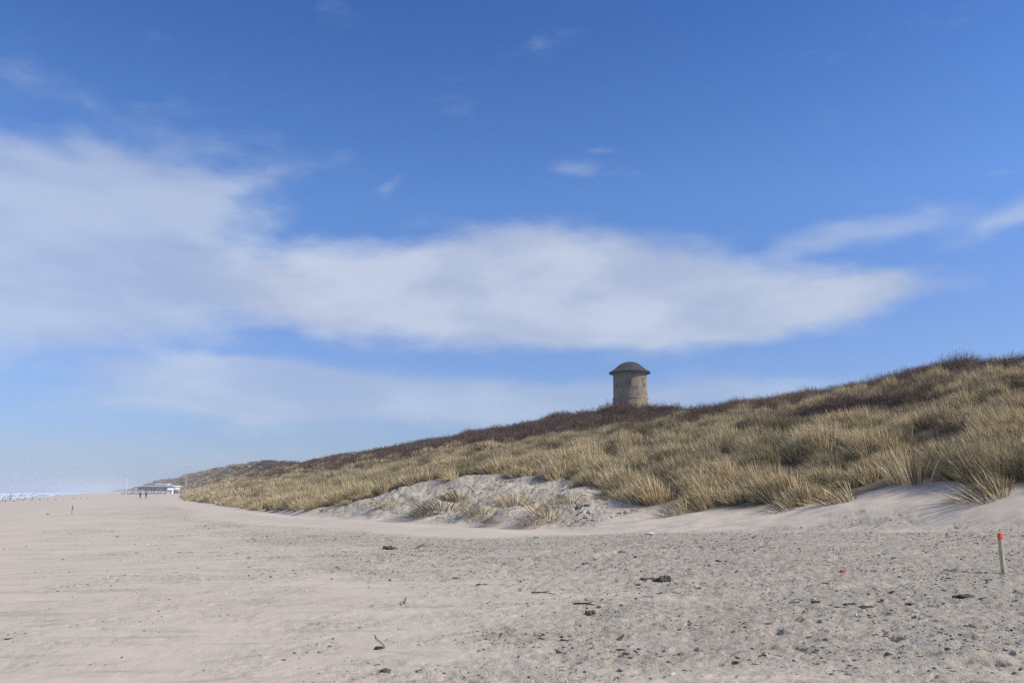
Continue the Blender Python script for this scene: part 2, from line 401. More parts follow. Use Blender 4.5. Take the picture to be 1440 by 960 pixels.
def scatter(name, label, cat, pts, rot, scl, tint, idx, protos):
    """one uncountable mass: points carrying rotation, scale and tint, each drawn as one of the proto meshes"""
    pc = bpy.data.collections.new(name+'_sources')
    for k, me in enumerate(protos):
        o = bpy.data.objects.new('%s_source_%02d' % (name, k), me); pc.objects.link(o)
    me = bpy.data.meshes.new(name); me.vertices.add(len(pts)); me.vertices.foreach_set('co', np.asarray(pts, np.float32).ravel())
    attr(me, 'rot', np.asarray(rot, np.float32), 'FLOAT_VECTOR'); attr(me, 'scl', np.asarray(scl, np.float32), 'FLOAT_VECTOR')
    attr(me, 'tint', np.asarray(tint, np.float32)); attr(me, 'pick', np.asarray(idx, np.int32), 'INT')
    o = link(name, me)
    ng = bpy.data.node_groups.new(name, 'GeometryNodeTree')
    ng.interface.new_socket('Geometry', in_out='INPUT', socket_type='NodeSocketGeometry'); ng.interface.new_socket('Geometry', in_out='OUTPUT', socket_type='NodeSocketGeometry')
    nd = ng.nodes; lk = ng.links
    gi = nd.new('NodeGroupInput'); go = nd.new('NodeGroupOutput'); ip = nd.new('GeometryNodeInstanceOnPoints')
    ci = nd.new('GeometryNodeCollectionInfo'); ci.inputs['Collection'].default_value = pc; ci.inputs['Separate Children'].default_value = True; ci.inputs['Reset Children'].default_value = True
    def at(nm, ty):
        a = nd.new('GeometryNodeInputNamedAttribute'); a.data_type = ty; a.inputs['Name'].default_value = nm; return a.outputs['Attribute']
    lk.new(gi.outputs[0], ip.inputs['Points']); lk.new(ci.outputs[0], ip.inputs['Instance']); ip.inputs['Pick Instance'].default_value = True
    lk.new(at('pick', 'INT'), ip.inputs['Instance Index'])
    er = nd.new('FunctionNodeEulerToRotation'); lk.new(at('rot', 'FLOAT_VECTOR'), er.inputs[0]); lk.new(er.outputs[0], ip.inputs['Rotation'])
    lk.new(at('scl', 'FLOAT_VECTOR'), ip.inputs['Scale'])
    lk.new(ip.outputs[0], go.inputs[0])
    md = o.modifiers.new('scatter', 'NODES'); md.node_group = ng
    return tag(o, label, cat, kind='stuff')

def field(t0, t1, s0, s1, dens):
    n = int((t1-t0)*(s1-s0)*dens); t = t0+RNG.random(n)*(t1-t0); s = s0+RNG.random(n)*(s1-s0)
    X, Y = xy(s, t); k = (Y > 5) & (np.abs(X/Y) < .72)
    return X[k], Y[k], s[k], t[k]
def shrubline(t): return np.interp(t, [0, 40, 60, 85, 120, 160, 400, 5000], [88, 81, 80, 81, 72, 68, 88, 104])
def shnoise(X, Y, t): return fbm(X/11, Y/11, 4, 35)*(24+22*sm(120, 260, t))+fbm(X/3, Y/3, 2, 37)*7
clear = [(P(1240,670,32.5), 1.5), (P(1256,690,30), 1.9), (P(1325,672,31), 1.0), (P(1310,690,29.5), 1.6), (P(1350,610,38),1.5)]   # bare sand pockets between the tussocks
def build_vegetation():
    near = [tuft_mesh('tuft', 84, 1.0, .26, .026, .22, 100+k, .42, .34) for k in range(7)]
    farp = [tuft_mesh('tuft', 42, 1.0, .46, .055, .14, 200+k, .42, .28) for k in range(5)]
    xs = []
    def prune(X, Y, s, t, drop=.93, edge=.25):
        sB, _ = line('B', t); n = fbm(X/2, Y/2, 3, 31)
        sh = sm(-3, 3, s-shrubline(t)+shnoise(X, Y, t))
        edge = edge-1.3*sm(62, 80, t)
        keep = (s > sB+edge+n*1.0) & (s < 106) & (RNG.random(len(X)) > sh*drop)
        for c, r in clear: keep &= (X-c.x)**2+(Y-c.y)**2 > r*r
        return keep, sB
    # tussocks: a clump of tufts splaying from a common middle, with dark hollows between the clumps
    for (t0, t1, d, lod, r0, per) in ((8, 60, .64, 0, .55, 13), (60, 110, .40, 0, .66, 13), (110, 190, .32, 1, .85, 9)):
        X, Y, s, t = field(t0, t1, 40, 108, d)
        keep, sB = prune(X, Y, s, t, .9)
        X, Y, s, t, sB = [q[keep] for q in (X, Y, s, t, sB)]; M_ = len(X)
        big = np.clip(.95+.5*fbm(X/6, Y/6, 3, 34)+RNG.normal(size=M_)*.26, .4, 1.7)*(1+.18*sm(40, 20, t))
        n2 = fbm(X/8, Y/8, 3, 33)+.6*fbm(X/2.5, Y/2.5, 2, 46)
        tc = np.clip(.34+n2*.95+RNG.normal(size=M_)*.28-.12*np.exp(-((s-sB)/3)**2), 0, 1)
        lw = fbm(X/15, Y/15, 2, 45)*.30-.05-.13*sm(75, 45, t); cnt = np.maximum(3, (per*big**1.6).astype(int)); ii = np.repeat(np.arange(M_), cnt); N_ = len(ii)
        q = np.sqrt(RNG.random(N_)); a = RNG.random(N_)*2*np.pi; rr = r0*big[ii]
        dx, dy = np.cos(a)*q, np.sin(a)*q
        px_, py_ = X[ii]+dx*rr, Y[ii]+dy*rr
        hg = (1.25-.45*q)*big[ii]*(.62+.55*RNG.random(N_))*1.0
        tint = np.clip(tc[ii]+RNG.normal(size=N_)*.10, 0, 1)
        edge = sm(50, 25, t[ii])*(1-sm(0, 12, (s-sB)[ii]))
        rot = np.stack([-dy*.17+RNG.normal(size=N_)*.06, dx*.20+RNG.normal(size=N_)*.07+lw[ii]-.12*edge, RNG.normal(size=N_)*.35], 1)
        w = .75+.3*RNG.random(N_)
        xs.append((np.stack([px_, py_, macro(px_, py_)], 1), rot, np.stack([w, w, hg], 1), tint, (7+RNG.integers(0, 5, N_)) if lod else RNG.integers(0, 7, N_)))
        # low growth in the hollows, tinted dark to stand in for shade
        X, Y, s, t = field(t0, t1, 40, 108, 1.0 if not lod else .8); keep, sB = prune(X, Y, s, t, .6, .9); X, Y = X[keep], Y[keep]; N_ = len(X)
        xs.append((np.stack([X, Y, macro(X, Y)], 1), np.stack([RNG.normal(size=N_)*.2, RNG.normal(size=N_)*.2, RNG.random(N_)*6.28], 1), np.stack([np.ones(N_), np.ones(N_), .22+.25*RNG.random(N_)], 1), np.clip(.9+RNG.normal(size=N_)*.2, 0, 1), (7+RNG.integers(0, 5, N_)) if lod else RNG.integers(0, 7, N_)))
    X, Y, s, t = field(190, 460, 40, 106, .75)
    keep, sB = prune(X, Y, s, t, .93); n3 = fbm(X/4, Y/4, 3, 34); keep &= n3 > -.15
    X, Y, s, t, n3, sB = [q[keep] for q in (X, Y, s, t, n3, sB)]; N_ = len(X)
    w = 1.1+.5*RNG.random(N_)
    xs.append((np.stack([X, Y, macro(X, Y)], 1), np.stack([RNG.normal(size=N_)*.1, RNG.normal(size=N_)*.12, RNG.normal(size=N_)*.6], 1), np.stack([w, w, (.6+n3*1.6)*(.7+.6*RNG.random(N_))+.15], 1),
               np.clip(.22-.15*sm(280, 400, t)+fbm(X/12, Y/12, 3, 33)*.8+RNG.normal(size=N_)*.16, 0, 1), 7+RNG.integers(0, 5, N_)))
    # beyond: the far dunes
    X, Y, s, t = field(450, 1300, 74, 112, .6); n2 = fbm(X/20, Y/20, 4, 36)*1.3; keep = (n2 > -.16); X, Y, n2 = X[keep], Y[keep], n2[keep]; N_ = len(X)
    w = 2.2+RNG.random(N_)
    xs.append((np.stack([X, Y, macro(X, Y)], 1), np.stack([RNG.normal(size=N_)*.1, RNG.normal(size=N_)*.1, RNG.random(N_)*6], 1), np.stack([w, w, w*.45], 1), np.clip(.12+n2*.6, 0, 1), 7+RNG.integers(0, 5, N_)))
    a = [np.concatenate(c) for c in zip(*xs)]
    scatter('dune_grass', 'dense windblown straw coloured marram grass covering the dune slope', 'dune grass', *a, near+farp)
    print('grass tufts', len(a[0]))
    sp = [shrub_mesh('shrub', .95, .8, 300+k, 26, .016) for k in range(5)]+[shrub_mesh('shrub', 1.0, 1.2, 310+k, 26, .04) for k in range(4)]
    xs = []
    for (t0, t1, d, lod) in ((25, 90, 2.6, 0), (90, 170, 1.7, 1), (170, 460, .8, 1), (460, 1400, .2, 1)):
        X, Y, s, t = field(t0, t1, 56, 118, d)
        sh = sm(-4, 2, s-shrubline(t)+shnoise(X, Y, t))
        keep = RNG.random(len(X)) < np.maximum(sh*(1-.45*sm(280, 380, t)), (.06 if t0 < 100 else .10)*(s > line('B', t)[0]+2))
        X, Y, s, t = [q[keep] for q in (X, Y, s, t)]; N_ = len(X)
        h = (.5+.75*RNG.random(N_)**2+1.0*fbm(X/4, Y/4, 3, 38)); w = .8+.5*RNG.random(N_)+(.5 if t0 > 160 else 0)+(1.2 if t0 > 400 else 0)
        tint = np.clip(.35+fbm(X/9, Y/9, 3, 39)*1.1+RNG.normal(size=N_)*.2, 0, 1)
        xs.append((np.stack([X, Y, macro(X, Y)], 1), np.stack([RNG.normal(size=N_)*.1, RNG.normal(size=N_)*.1, RNG.random(N_)*6.28], 1), np.stack([w, w, h], 1), tint, RNG.integers(5, 9, N_) if lod else RNG.integers(0, 5, N_)))
    a = [np.concatenate(c) for c in zip(*xs)]
    scatter('dune_scrub', 'low bare brown scrub along the crest of the dune', 'scrub', *a, sp)
    print('shrubs', len(a[0]))
build_vegetation()

# single tussocks one can point at
TUSS = [tuft_mesh('tussock', 330, 1.0, .55, .020, .06, 400, .75, .5), tuft_mesh('tussock', 130, 1.0, .45, .026, .40, 401, .6, .5), tuft_mesh('tussock', 130, 1.0, .45, .024, .1, 402, .9, .9)]
def own_tint(me, name, v):
    m = M_GRASS.copy(); m.name = name
    for n in m.node_tree.nodes:
        if n.bl_idname == 'ShaderNodeAttribute' and n.attribute_name == 'tint':
            val = m.node_tree.nodes.new('ShaderNodeValue'); val.outputs[0].default_value = v
            for l in list(n.outputs['Fac'].links): m.node_tree.links.new(val.outputs[0], l.to_socket)
    return m
MT = {k: own_tint(None, 'marram_'+k, v) for k, v in (('straw', .08), ('mixed', .4), ('green', .85))}
TL = [  # px, py of the root, proto, width, height, tint, tilt, label
 (1287, 676, 0, 1.5, 1.75, 'straw', 0, 'large straw coloured tussock standing alone in the bare sand gap below the slope'),
 (1180, 706, 1, 1.3, 1.15, 'straw', -.35, 'pale tussock leaning out over the sand at the grass edge left of the gap'),
 (1100, 716, 1, 1.2, .9, 'mixed', -.45, 'low tussock drooping onto the smooth sand at the foot of the slope'),
 (950, 722, 1, 1.2, .8, 'straw', -.3, 'orange brown tussock at the foot of the grass just right of the bare bank'),
 (1385, 700, 1, 1.5, 1.3, 'mixed', -.25, 'broad drooping tussock above the orange topped post'),
 (545, 712, 2, 1.5, .9, 'mixed', 0, 'small flat green tuft at the left end of the bare sand bank'),
 (618, 714, 2, 2.4, 1.25, 'green', 0, 'dark sprawling tuft in a hollow left of the middle of the bare bank'),
 (645, 700, 2, 1.7, 1.0, 'mixed', 0, 'ragged tuft just above the dark sprawling one on the bank'),
 (677, 720, 2, 1.6, .95, 'mixed', 0, 'olive tuft in the middle of the bare sand bank'),
 (722, 710, 0, 1.5, 1.1, 'straw', 0, 'upright yellow green tuft standing highest on the bare bank'),
 (772, 724, 2, 1.7, 1.0, 'straw', .2, 'thin dry tuft near the right end of the bare bank'),
 (800, 705, 2, 1.4, .7, 'mixed', 0, 'tiny tuft beside the shadow at the right end of the bank'),
 (598, 724, 2, 1.5, .7, 'green', 0, 'dark tuft at the lower end of the first diagonal row on the bank'),
 (632, 706, 1, 1.3, .9, 'green', 0, 'dark tuft at the upper end of the first diagonal row on the bank'),
 (694, 733, 2, 1.3, .6, 'green', 0, 'low dark tuft at the very foot of the bank below the olive one'),
 (750, 736, 2, 1.3, .6, 'mixed', 0, 'flat tuft at the foot of the bank below the thin dry one'),
 (786, 716, 2, 1.4, .7, 'mixed', .2, 'brownish tuft between the thin dry one and the tiny one'),
 (1245, 664, 1, 1.0, .8, 'mixed', -.2, 'low tuft on the rim of the bare gap left of the large tussock'),
]
for px, py, k, w, h, tn, tilt, lab in TL:
    p = hit(px, py)
    me = TUSS[k].copy(); me.materials.clear()
    o = link('marram_tussock', me, MT[tn]); o.location = (p.x, p.y, p.z-.02); o.scale = (w, w, h); o.rotation_euler = (0, tilt, random.uniform(-.4, .4))
    tag(o, lab, 'grass tussock', 'single marram tussocks on bare sand')
M_TW = simple('dry_twigs', (.30, .22, .13), .8, .3)
tw = shrub_mesh('twig', .30, .35, 501, 10, .012, M_TW)
for px, py, sc, lab in ((1198, 738, 1.1, 'small dry twiggy plant alone on the smooth sand fan'), (1238, 737, .6, 'thin twig sprig just right of the small dry plant'), (1352, 742, .8, 'sparse dry weed above and left of the orange topped post')):
    p = hit(px, py); o = link('dry_plant', tw.copy()); o.location = p; o.scale = (sc*1.3, sc*1.3, sc); o.rotation_euler = (0, 0, px)
    tag(o, lab, 'dry plant', 'dry plants on the sand')

# ------------------------------------------------------------------ grit, pebbles and shell bits: uncountable
def lump(name, seed, flat, mat, sub=1):
    bm = bmesh.new(); bmesh.ops.create_icosphere(bm, subdivisions=sub, radius=1); g = random.Random(seed)
    for v in bm.verts: v.co *= g.uniform(.6, 1.25); v.co.z *= flat
    me = bpy.data.meshes.new(name); bm.to_mesh(me); bm.free(); me.materials.append(mat); return me
def build_grit():
    m, N = newmat('grit')
    ti = N.n('ShaderNodeAttribute', attribute_name='tint', attribute_type='INSTANCER').outputs['Fac']
    cr = N.n('ShaderNodeValToRGB', {0: ti}); e = cr.color_ramp.elements
    e[0].position = 0; e[0].color = (.07, .06, .05, 1); e[1].position = 1; e[1].color = (.62, .57, .50, 1)
    for p, c in ((.22, (.13, .11, .09, 1)), (.4, (.30, .27, .23, 1)), (.8, (.42, .38, .33, 1))): x = e.new(p); x.color = c
    b = N.n('ShaderNodeBsdfPrincipled', {'Base Color': cr.outputs[0], 'Roughness': .9}); N.n('ShaderNodeOutputMaterial', {'Surface': b.outputs[0]})
    pr = [lump('grit', k, f, m) for k, f in enumerate((.45, .6, .35, .8, .25))]
    xs = []
    for (y0, y1, n) in ((7.5, 14, 26000), (14, 26, 46000), (26, 62, 60000)):
        Y = y0+RNG.random(n)*(y1-y0); X = (RNG.random(n)*1.36-.68)*Y
        rg = roughmask(X, Y); cl = fbm(X/1.4, Y/1.4, 3, 71)
        s, t = st(X, Y); sB, _ = line('B', t)
        k = (RNG.random(n) < rg**1.7*sm(-.35, .35, cl)+.004) & (s < sB+.3)
        X, Y, rg = X[k], Y[k], rg[k]; N_ = len(X)
        z = macro(X, Y)+micro(X, Y, rg)
        sz = np.exp(RNG.normal(size=N_)*.5)*.0065*(1+.035*y0)
        xs.append((np.stack([X, Y, z], 1), np.stack([RNG.normal(size=N_)*.3, RNG.normal(size=N_)*.3, RNG.random(N_)*6.28], 1),
                   np.stack([sz*1.5, sz, sz], 1), RNG.random(N_)**1.7*.9, RNG.integers(0, 5, N_)))
    def extra(X, Y, sz, st_, tint):
        rg = roughmask(X, Y); N_ = len(X); z = macro(X, Y)+micro(X, Y, rg)
        xs.append((np.stack([X, Y, z], 1), np.stack([RNG.normal(size=N_)*.25, RNG.normal(size=N_)*.25, RNG.normal(size=N_)*.7], 1), np.stack([sz*st_, sz, sz*.7], 1), tint, RNG.integers(0, 5, N_)))
    # broken crust and plant bits on the eroded bank
    n = 26000; t = 27+RNG.random(n)*50; sA, _ = line('A', t); sB, _ = line('B', t); s = sA+RNG.random(n)*(sB-sA); X, Y = xy(s, t)
    k = (RNG.random(n) < sm(-.25, .3, fbm(X/1.5, Y/1.5, 3, 72))) & (s > sA+.5) & (roughmask(X, Y) > .4); X, Y = X[k], Y[k]
    extra(X, Y, np.exp(RNG.normal(size=len(X))*.5)*.024, 1.8, RNG.random(len(X))**1.6*.8)
    # flat dark wrack shreds on the trampled sand, denser in drifts
    n = 5500; Y = 8+RNG.random(n)*26; X = (RNG.random(n)*1.3-.62)*Y
    k = (RNG.random(n) < roughmask(X, Y)*sm(.02, .45, fbm(X/2.2, Y/1.1, 4, 73))) & (roughmask(X, Y) > .6); X, Y = X[k], Y[k]
    extra(X, Y, np.exp(RNG.normal(size=len(X))*.5)*.014, 2.6, RNG.random(len(X))*.25)
    a = [np.concatenate(c) for c in zip(*xs)]
    scatter('gravel', 'grit, crusts and shell bits strewn over the trampled sand', 'beach grit', *a, pr)
    print('grit', len(a[0]))
build_grit()

# ------------------------------------------------------------------ things lying on the beach
M_DRIFT = simple('driftwood', (.10, .08, .065), .85, .4, 8, .4, stretch=(1, 6, 6))
M_WEED = simple('dark_seaweed', (.045, .04, .03), .7, .4, 12, .5)
M_SHELL = simple('white_shell', (.72, .69, .62), .5, .1, 20, .1)
M_REDP = simple('red_plastic', (.55, .03, .04), .35, .1, 5, 0)
def stick(name, p0, p1, r, lab, lift=.02, fork=True, arc=1):
    a = hit(*p0); b = hit(*p1); c = (a+b)/2; root = MB()
    L = (b-a).length; g = random.Random(p0[0])
    pts = [a-c+(b-a)*u+Vector((0, 0, lift+.05*L*arc*math.sin(u*3.1)))+Vector((g.uniform(-1, 1), g.uniform(-1, 1), 0))*L*.012 for u in (0, .25, .5, .75, 1)]
    root.tube(pts, [r, r*.95, r*.85, r*.65, r*.35], 7)
    if fork: root.tube([pts[2], pts[2]+(b-a)*.22+Vector((.03, L*.15, .03))], [r*.6, r*.3], 6)
    o = root.build(name, M_DRIFT, smooth=True); o.location = c; return tag(o, lab, name.replace('_', ' '))
stick('driftwood_stick', (526, 893), (543, 913), .0035, 'thin dark stick lying slanted on the sand at the lower edge', .008, False, 0)
stick('driftwood_stick', (583, 773), (600, 769), .025, 'dark bowed stick on the pale sand below the bank')
stick('driftwood_stick', (806, 851), (843, 854), .014, 'long thin straight stick lying level on the trampled sand')
stick('driftwood_stick', (748, 835), (782, 838), .010, 'thin stick lying left of the long level one')
stick('driftwood_stick', (568, 853), (572, 846), .012, 'short stub of wood poking out of the sand', .05, False)
def clump(name, px, py, w, d, h, mat, lab, cat, n=5, seed=0):
    w *= .8; d *= .8; p = hit(px, py); g = random.Random(seed+px); bm = bmesh.new()
    for k in range(n):
        c = Vector(((k/(n-1)-.5)*w*.7, g.uniform(-.22, .22)*d, h*.25)); s = g.uniform(.38, .66)
        M = Matrix.Translation(c) @ Matrix.Rotation(g.uniform(0, 6), 4, 'Z') @ Matrix.Rotation(g.uniform(-.4, .4), 4, 'X') @ Matrix.Diagonal((w*.42*s*g.uniform(.8, 1.3), d*.55*s*g.uniform(.6, 1.4), h*.6*s*g.uniform(.5, 1.5)+.008, 1))
        r = bmesh.ops.create_icosphere(bm, subdivisions=2, radius=1, matrix=M)
        for v in r['verts']: v.co += Vector((g.uniform(-1, 1)*w, g.uniform(-1, 1)*d, g.uniform(-1, 1)*h))*.075
    me = bpy.data.meshes.new(name); bm.to_mesh(me); bm.free()
    o = link(name, me, mat); o.location = p; return tag(o, lab, cat, None)
clump('driftwood_chunk', 932, 819, .34, .22, .16, M_DRIFT, 'largest dark wood chunk half buried in the middle of the trampled sand', 'driftwood', 6)
clump('driftwood_chunk', 911, 816, .30, .14, .08, M_DRIFT, 'flat dark wood piece just left of the largest chunk', 'driftwood', 5)
clump('driftwood_chunk', 548, 773, .45, .25, .14, M_DRIFT, 'dark knotty wood piece left of the bowed stick', 'driftwood', 6)
clump('driftwood_chunk', 830, 864, .13, .09, .07, M_DRIFT, 'small dark lump just below the long level stick', 'driftwood', 4)
clump('driftwood_chunk', 533, 913, .10, .09, .05, M_WEED, 'dark knob beside the lower end of the slanted stick', 'driftwood', 5)
for i, (px, py, w, lab) in enumerate(((1147, 848, .14, 'small dark weed clump left of the row of weed patches'), (1195, 852, .2, 'first dark patch of the weed row left of centre'), (1218, 855, .22, 'middle dark patch of the weed row'),
      (1182, 857, .2, 'weed patch lying just below the row'), (1355, 840, .36, 'broad dark weed patch below the orange topped post'), (1390, 818, .22, 'dark green weed clump beside the foot of the orange topped post'),
      (1357, 884, .26, 'flat dark weed patch above the white shell'), (1257, 835, .2, 'dark weed patch left of the broad one'), (1162, 822, .22, 'dark streak of weed left of the red scrap'), (1006, 829, .2, 'thin weed shred right of the largest wood chunk'), (825, 794, .2, 'low dark tangle at the left of the trampled sand'), (678, 824, .2, 'dark tangle half way up the sand left of the middle'))):
    clump('seaweed_clump', px, py, w, w*.6, .05, M_WEED, lab, 'seaweed', 6, i)['group'] = 'dark weed patches on the sand'
p = hit(1371, 919); mb = MB(); mb.lathe([(.0005, .035), (.02, .032), (.045, .02), (.06, .003), (.058, 0), (.04, .012), (.0005, .026)][::-1], 20, close=False); o = mb.build('seashell', M_SHELL, smooth=True)
o.location = (p.x, p.y, p.z+.01); o.scale = (1.1, .7, .9); o.rotation_euler = (.3, .25, .4); tag(o, 'white oval shell near the lower right corner', 'shell')
p = hit(1184, 806); mb = MB(); mb.box((0, 0, .03), (.07, .05, .05), .3, .01, .4); mb.box((.04, .01, .02), (.05, .04, .02), .8, .006); o = mb.build('plastic_scrap', M_REDP, smooth=True); o.location = p; tag(o, 'small red plastic scrap on the trampled sand', 'litter')
p = hit(67, 723); mb = MB(); mb.box((0, 0, .03), (.2, .13, .07), .3, .02, .1); o = mb.build('driftwood_block', M_DRIFT, smooth=True); o.location = p; tag(o, 'small dark block lying on the far left beach', 'driftwood')
clump('driftwood_chunk', 165, 755, .12, .1, .05, M_DRIFT, 'small dark lump on the smooth sand left of the walkers', 'driftwood', 5)

# marker posts with painted tops
M_POST = simple('weathered_post_wood', (.47, .42, .30), .8, .25, 6, .3, stretch=(8, 8, 1))
M_ORANGE = simple('orange_red_paint', (.85, .085, .03), .5, .12, 9, .1)
M_BROWN = simple('faded_brown_paint', (.20, .14, .11), .6, .2, 9, .1)
M_GREYW = simple('sun_bleached_wood', (.36, .33, .28), .8, .2, 6, .3)
def marker(px, py, h, w, lab, tilt, mtop, mbody, topf=.14):
    p = hit(px, py); r = empty('marker_post', p, .35); tag(r, lab, 'marker post'); r.rotation_euler = (0, tilt, .35)
    hb = h*(1-topf)
    MB().box((0, 0, hb/2-.15), (w, w, hb+.3), 0, .008).build('post', mbody, r, True)
    mb = MB(); mb.box((0, 0, hb+h*topf/2+.002), (w*1.04, w*1.04, h*topf), 0, .010)
    mb.box((w*.12, 0, h+.004), (w*1.14, w*.9, .018), .1, .006)
    mb.build('painted_top', mtop, r, True); return r
marker(1412, 807, .66, .066, 'square wooden post with a bright orange red top on the right', -.02, M_ORANGE, M_POST)
marker(101, 723, .68, .075, 'small leaning post with brown upper half on the far left beach', .025, M_BROWN, M_GREYW, .5)

# groyne poles
M_POLE = simple('groyne_oak', (.085, .075, .065), .85, .35, 5, .4, stretch=(3, 3, .6))
mb = MB(); mb.lathe([(.13, -1.5), (.125, .2), (.12, 1.25), (.09, 1.36)], 12); me_pole = None
for gi, (tr, s0, s1, dx, hh, word) in enumerate(((254, -10, 27, 1.9, .45, 'nearest'), (335, -16, 6, 2.2, .6, 'second'), (430, -16, 4, 2.6, .7, 'third'))):
    sv = s0; k = 0
    while sv < s1:
        x, y = xy(sv, tr+random.uniform(-.25, .25)); z = max(H(x, y), -1.3)
        if me_pole is None: o = mb.build('groyne_pole', M_POLE, smooth=True); me_pole = o.data
        else: o = link('groyne_pole', me_pole)
        o.location = (x, y, z-1.36+hh*.6+random.uniform(-.2, .2)+ (.45 if sv < 2 else 0)); o.rotation_euler = (random.uniform(-.04, .04), random.uniform(-.04, .04), random.uniform(0, 6))
        tag(o, 'short dark wooden groyne pole in the %s row running into the surf' % word, 'groyne pole', '%s row of groyne poles' % word)
        sv += dx*random.uniform(.85, 1.15); k += 1

# ------------------------------------------------------------------ water tower
def build_tower():
    Yt = 196.0; zz = lambda py: P(886, py, Yt).z
    cx = P(886, 540, Yt).x; base = H(cx, Yt)-1.0
    r = empty('water_tower', (cx, Yt, base)); tag(r, 'round brown concrete water tower with a dark domed roof behind the dune crest', 'water tower')
    q = lambda py: zz(py)-base
    m, N = newmat('tower_render')
    tc = N.n('ShaderNodeTexCoord').outputs['Object']
    a = N.noise(N.mapv(tc, (.9, .9, .9)), .55, 6, .65, .6); st_ = N.noise(N.mapv(tc, (2.2, 2.2, .16)), 1.2, 5, .6); bl = N.noise(tc, 1.6, 5, .7)
    c = N.mix(N.smooth(a, .35, .62), (.115, .088, .062), (.23, .176, .118))
    c = N.mix(N.smooth(st_, .5, .68), c, (.10, .082, .068))
    c = N.mix(N.smooth(bl, .60, .72), c, (.32, .26, .18))
    c = N.mix(N.smooth(bl, .40, .32), c, (.14, .085, .065))
    b = N.n('ShaderNodeBsdfPrincipled', {'Base Color': c, 'Roughness': .9}); bp = N.n('ShaderNodeBump', {'Strength': .4, 'Distance': .05, 'Height': bl}); N.set(b.inputs['Normal'], bp)
    N.n('ShaderNodeOutputMaterial', {'Surface': b.outputs[0]})
    # brick courses of the lower drum
    MB().lathe([(4.12, 0), (4.06, q(562)), (3.92, q(560.6)), (3.86, q(528.5)), (3.86, q(526.6))], 96).build('wall', m, r, True)
    M_DK = simple('dark_opening', (.012, .012, .014), .6, .1, 2, 0)
    dkc = simple('dark_roofing', (.034, .029, .028), .8, .2, .6, .03)
    trim = simple('worn_concrete_band', (.26, .21, .16), .9, .35, 2, .3)
    # moulding ring, broken where the photo shows gaps
    mb = MB(); n = 72
    for k in range(n):
        if k in (49, 50, 51, 60, 61):
            if k in (49, 60): mb.build('cornice', trim, r); mb = MB()
            continue
        a0 = 2*math.pi*(k+.5)/n; mb.box((4.0*math.cos(a0), 4.0*math.sin(a0), q(560.8)), (.26, 2*math.pi*4.0/n*1.01, .22), a0)
    mb.build('cornice', trim, r)
    # lantern band with openings
    MB().lathe([(3.55, q(526.4)), (3.55, q(522.2))], 64).build('lantern_wall', M_DK, r, True)
    for k in range(24):
        a0 = 2*math.pi*(k+.3)/24
        MB().box((3.72*math.cos(a0), 3.72*math.sin(a0), (q(526.55)+q(522.4))/2), (.3, .42, q(522.4)-q(526.55)), a0, .02).build('pillar', trim, r)
    # roof: bell shaped dome over a flared eave
    e = q(523.2); top = q(509.0); hgt = top-e
    prof = [(3.3, e+.1), (4.55, e-.33), (4.78, e-.32), (4.82, e-.12), (4.35, e+.13), (3.8, e+hgt*.20), (3.3, e+hgt*.36), (2.75, e+hgt*.58), (2.0, e+hgt*.80), (1.2, e+hgt*.93), (.5, e+hgt*.99), (.01, top)]
    MB().lathe(prof, 72).build('roof', dkc, r, True)
    for k in range(18):
        a0 = 2*math.pi*(k+.5)/18; pts = [(rr*math.cos(a0), rr*math.sin(a0), z_+.02) for rr, z_ in prof[3:-1]]
        MB().tube(pts, .035, 5).build('roof_seam', dkc, r)
    def slit(px, py0, py1, w):
        # angle on the drum facing the camera
        xo = P(px, (py0+py1)/2, Yt-3).x-cx; a0 = -math.acos(max(-1, min(1, xo/3.88)))
        h = q(py0)-q(py1); zc = (q(py0)+q(py1))/2
        fr = MB().box((3.87*math.cos(a0), 3.87*math.sin(a0), zc), (.14, w+.16, h+.16), a0, .01).build('window', trim, r)
        MB().box((3.92*math.cos(a0), 3.92*math.sin(a0), zc), (.08, w, h), a0).build('pane', M_DK, fr)
    slit(885.8, 536, 543.5, .30); slit(906, 540, 546, .32); slit(898, 555.2, 556, .55); slit(874.5, 567, 569, .35); slit(889, 563.5, 567, .3); slit(868, 540, 546, .30)
build_tower()

